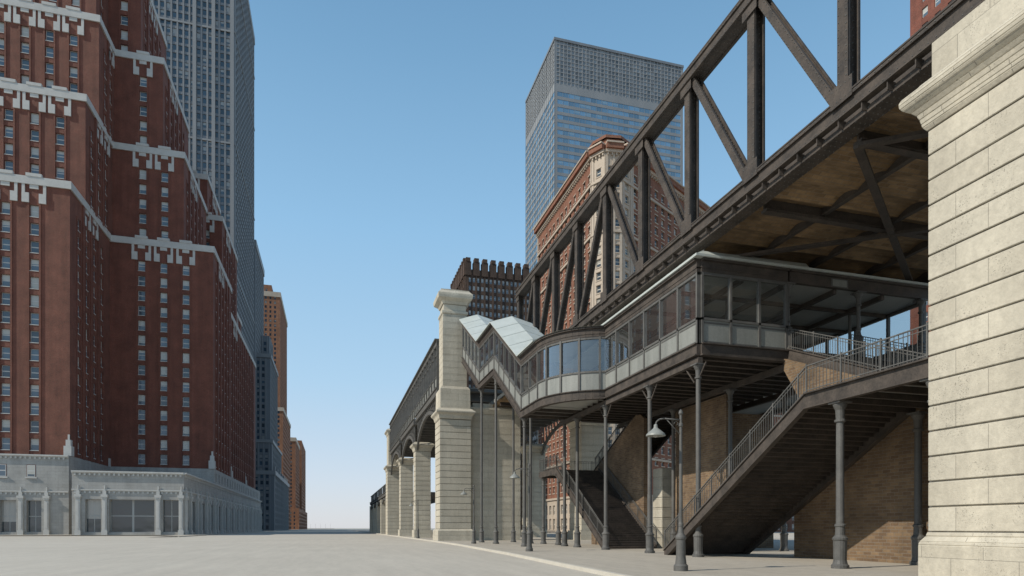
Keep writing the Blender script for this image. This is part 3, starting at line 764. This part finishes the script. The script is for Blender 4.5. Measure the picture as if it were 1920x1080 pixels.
def rail(p,q,h=1.05,sp=.17):
    p=Vector(p);q=Vector(q);L=(q-p).length;n=max(1,int(L/sp))
    ir.beam(p+Vector((0,0,h)),q+Vector((0,0,h)),.055,.04); ir.beam(p+Vector((0,0,.12)),q+Vector((0,0,.12)),.035,.035); ir.beam(p+Vector((0,0,h-.14)),q+Vector((0,0,h-.14)),.025,.025)
    for i in range(n+1):
        c=p+(q-p)*(i/n); big=(i%10==0); w=.026 if big else .009
        ir.box(c.x-w,c.x+w,c.y-w,c.y+w,c.z+.0,c.z+(h+.08 if big else h-.02))
def stair(x0,x1,ya,za,yb,zb,rails=(1,1)):
    H=zb-za; n=int(round(H/.165)); dy=(yb-ya)/n; dz=H/n
    for i in range(n):
        y0=ya+dy*i; y1=y0+dy; z=za+dz*(i+1)
        lo,hi=min(y0,y1),max(y0,y1)
        st.box(x0+.1,x1-.1,lo-.02,hi+.02,z-.05,z); 
        st.box(x0+.1,x1-.1,min(y0,y0+.02*(1 if dy>0 else -1)),max(y0,y0+.02*(1 if dy>0 else -1)),z-dz,z-.05)
    for x in (x0+.05,x1-.05):
        st.hexa([(x-.05,ya,za-.22+0),(x+.05,ya,za-.22),(x+.05,yb,zb-.34),(x-.05,yb,zb-.34),(x-.05,ya,za+.22),(x+.05,ya,za+.22),(x+.05,yb,zb+.16),(x-.05,yb,zb+.16)])
        st.hexa([(x-.12,ya,za+.22),(x+.12,ya,za+.22),(x+.12,yb,zb+.16),(x-.12,yb,zb+.16),(x-.12,ya,za+.27),(x+.12,ya,za+.27),(x+.12,yb,zb+.21),(x-.12,yb,zb+.21)])
        st.hexa([(x-.12,ya,za-.27),(x+.12,ya,za-.27),(x+.12,yb,zb-.39),(x-.12,yb,zb-.39),(x-.12,ya,za-.22),(x+.12,ya,za-.22),(x+.12,yb,zb-.34),(x-.12,yb,zb-.34)])
    if rails[0]: rail((x0+.05,ya,za+.25),(x0+.05,yb,zb+.2))
    if rails[1]: rail((x1-.05,ya,za+.25),(x1-.05,yb,zb+.2))
LZ=6.55
stair(17.4,22.4,31.2,G,20.4,LZ)
ce.box(17.5,27.5,14.9,20.4,LZ-.12,LZ-.02)
st.box(17.4,17.5,14.9,20.4,LZ-.36,LZ+.16); st.box(17.28,17.52,14.9,20.4,LZ+.16,LZ+.21); st.box(17.28,17.52,14.9,20.4,LZ-.4,LZ-.36)
for k in range(6): st.box(17.5,27.5,15.2+k,15.3+k,LZ-.34,LZ-.122)
rail((17.45,20.4,LZ+.2),(17.45,14.9,LZ+.2))
column(17.62,18.9,G,LZ-.4,.14); column(17.62,15.15,G,LZ-.4,.14); column(22.2,19.8,G,LZ-.4,.14)
stair(22.8,27.0,18.4,LZ,28.1,ZB+.5)
stair(18.2,22.2,40.8,G,51.0,LZ)
ce.box(18.3,27,51,55.5,LZ-.12,LZ-.02); st.box(18.2,18.3,51,55.5,LZ-.36,LZ+.16); st.box(18.2,27,55.5,55.6,LZ-.36,LZ+.16)
rail((18.25,51,LZ+.2),(18.25,55.5,LZ+.2)); rail((18.25,55.5,LZ+.2),(27,55.5,LZ+.2))
stair(22.6,26.6,53.0,LZ,44.0,ZB+.5)
column(18.5,51.2,G,LZ-.36); column(18.5,55.2,G,LZ-.36)
rail((22.9,SY+.1,ZB+.6),(22.9,31,ZB+.6))
st.done("steel_frame",m_steel,E); ir.done("ironwork",m_steel2,E); pn.done("panels",m_panel,E); gl.done("glazing",m_glass,E); rf.done("zinc_roof",m_roof,E); ce.done("floors_and_ceilings",m_ceil,E)

E=empty("brick_stair_wall"); mb=MB()
def prism(x0,x1,prof):
    n=len(prof); mb.poly([(x0,y,z) for y,z in prof]); mb.poly([(x1,y,z) for y,z in prof][::-1])
    for i in range(n):
        a,b=prof[i],prof[(i+1)%n]; mb.quad((x0,a[0],a[1]),(x0,b[0],b[1]),(x1,b[0],b[1]),(x1,a[0],a[1]))
prism(22.52,22.78,[(27.2,G),(14,G),(14,LZ-.13),(20.4,LZ-.13),(27.2,2.62)])
prism(22.55,22.74,[(18.5,LZ-.1),(28.0,ZB+.1),(28.0,ZB-.5),(26.5,LZ+1.0),(24.5,LZ-.1)])
mb.done("brickwork",m_wall,E)
E=empty("brick_wall"); mb=MB(); mb.box(23.2,23.6,34.0,40.0,G,ZB-.46); mb.box(23.6,31,39.6,40,G,ZB-.46); mb.done("brickwork",m_wall,E)
E=empty("brick_stair_wall"); mb=MB()
prism(22.3,22.58,[(43.0,G),(53,G),(53,LZ-.2),(44,ZB+.1),(43.0,ZB-.5)]); mb.done("brickwork",m_wall,E)
E=empty("stone_footing"); mb=MB(); pier(mb,23.0,24.6,41.5,42.9,G,6,gap=.04); mb.done("ashlar",m_lime,E)

# ------------------------------------------------------------------ street lamps
def lamp(x,y,side=-1):
    E=empty("street_lamp"); mb=MB(); z=.14
    mb.lathe(x,y,[(.24,z),(.24,z+.18),(.19,z+.24),(.16,z+.5),(.15,z+1.05),(.18,z+1.1),(.18,z+1.16),(.10,z+1.28),(.075,z+1.5),(.085,z+1.53),(.085,z+1.6),(.065,z+1.65),(.05,z+4.9),(.075,z+4.93),(.075,z+5.0),(.05,z+5.03),(.045,z+5.3),(.08,z+5.36),(.06,z+5.45),(.0,z+5.52)],12)
    pts=[(0,5.14),(.62,5.16),(.8,5.13),(.92,5.04),(.95,4.93)]
    for a,b in zip(pts[:-1],pts[1:]): mb.cyl((x+side*a[0],y,z+a[1]),(x+side*b[0],y,z+b[1]),.028,.026,8)
    mb.cyl((x,y,z+4.62),(x+side*.55,y,z+5.14),.016,.016,6)
    prev=None
    for i in range(15):
        t=i/14*5.0; rr=.1*(1-i/18); p=(x+side*(.16+rr*math.cos(t)),y,z+5.0+rr*math.sin(t))
        if prev: mb.cyl(prev,p,.012,.012,5)
        prev=p
    mb.done("post_and_arm",m_steel2,E,True)
    sh=MB(); cx_=x+side*.95
    sh.lathe(cx_,y,[(.03,z+4.96),(.06,z+4.93),(.07,z+4.84),(.10,z+4.8),(.2,z+4.72),(.31,z+4.62),(.33,z+4.56),(.31,z+4.56),(.2,z+4.66)],18); sh.done("shade",m_panel,E,True)
    bl=MB(); bl.lathe(cx_,y,[(.0,z+4.5),(.07,z+4.53),(.1,z+4.6),(.07,z+4.68)],12); bl.done("lamp_glass",m_ceil,E,True)
lamp(11.4,19.3); lamp(11.8,38.0); lamp(12.6,58.0)
lamp(10.9+.6,90) 
E=empty("iron_railing"); mb=MB()
for i in range(40):
    x=-38+i*1.0; mb.box(x-.05,x+.05,700,700.1,0,1.2 if i%5 else 6)
mb.box(-38,1,700,700.1,1.1,1.25); mb.done("bars",m_steel2,E)

# ------------------------------------------------------------------ light, sky, camera
sd=Vector((1,.20,-.82)).normalized()
L=bpy.data.lights.new("sun","SUN"); L.energy=4.2; L.angle=math.radians(.5); L.color=(1,.93,.82)
lo=bpy.data.objects.new("sun",L); COL.objects.link(lo); lo.rotation_euler=sd.to_track_quat('-Z','Y').to_euler()
w=bpy.data.worlds.new("World"); scene.world=w; w.use_nodes=True
nt=w.node_tree; bg=nt.nodes["Background"]; sk=nt.nodes.new("ShaderNodeTexSky"); sk.sky_type='NISHITA'; sk.sun_disc=False
sk.sun_elevation=math.asin(-sd.z); sk.sun_rotation=math.atan2(-sd.x,-sd.y)
sk.air_density=1.0; sk.dust_density=.6; sk.ozone_density=1.5
tc=nt.nodes.new("ShaderNodeTexCoord"); sp=nt.nodes.new("ShaderNodeSeparateXYZ"); nt.links.new(tc.outputs['Generated'],sp.inputs[0])
cr=nt.nodes.new("ShaderNodeValToRGB"); nt.links.new(sp.outputs[2],cr.inputs[0])
el=cr.color_ramp.elements
stops=[(0,(.76,.78,.83)),(.07,(.68,.78,.90)),(.22,(.48,.72,.94)),(.42,(.33,.60,.88)),(.6,(.21,.43,.68)),(.75,(.13,.30,.53)),(1,(.08,.20,.42))]
el[0].position=0; el[0].color=(*stops[0][1],1); el[1].position=1; el[1].color=(*stops[-1][1],1)
for p_,c_ in stops[1:-1]:
    e=el.new(p_); e.color=(*c_,1)
sc_=nt.nodes.new("ShaderNodeVectorMath"); sc_.operation='SCALE'; nt.links.new(cr.outputs[0],sc_.inputs[0]); sc_.inputs['Scale'].default_value=10
mx=nt.nodes.new("ShaderNodeMix"); mx.data_type='RGBA'; mx.inputs[0].default_value=.82
nt.links.new(sk.outputs[0],mx.inputs[6]); nt.links.new(sc_.outputs[0],mx.inputs[7])
nt.links.new(mx.outputs[2],bg.inputs[0]); bg.inputs[1].default_value=.10
c=bpy.data.cameras.new("camera"); co=bpy.data.objects.new("camera",c); COL.objects.link(co)
c.sensor_width=36; c.lens=22.35; c.shift_y=450/1920; c.clip_start=.1; c.clip_end=20000
co.location=(0,0,1.6); co.rotation_euler=(math.radians(90),0,-math.atan(.281))
scene.camera=co
scene.view_settings.view_transform='Standard'; scene.view_settings.look='None'; scene.view_settings.exposure=0
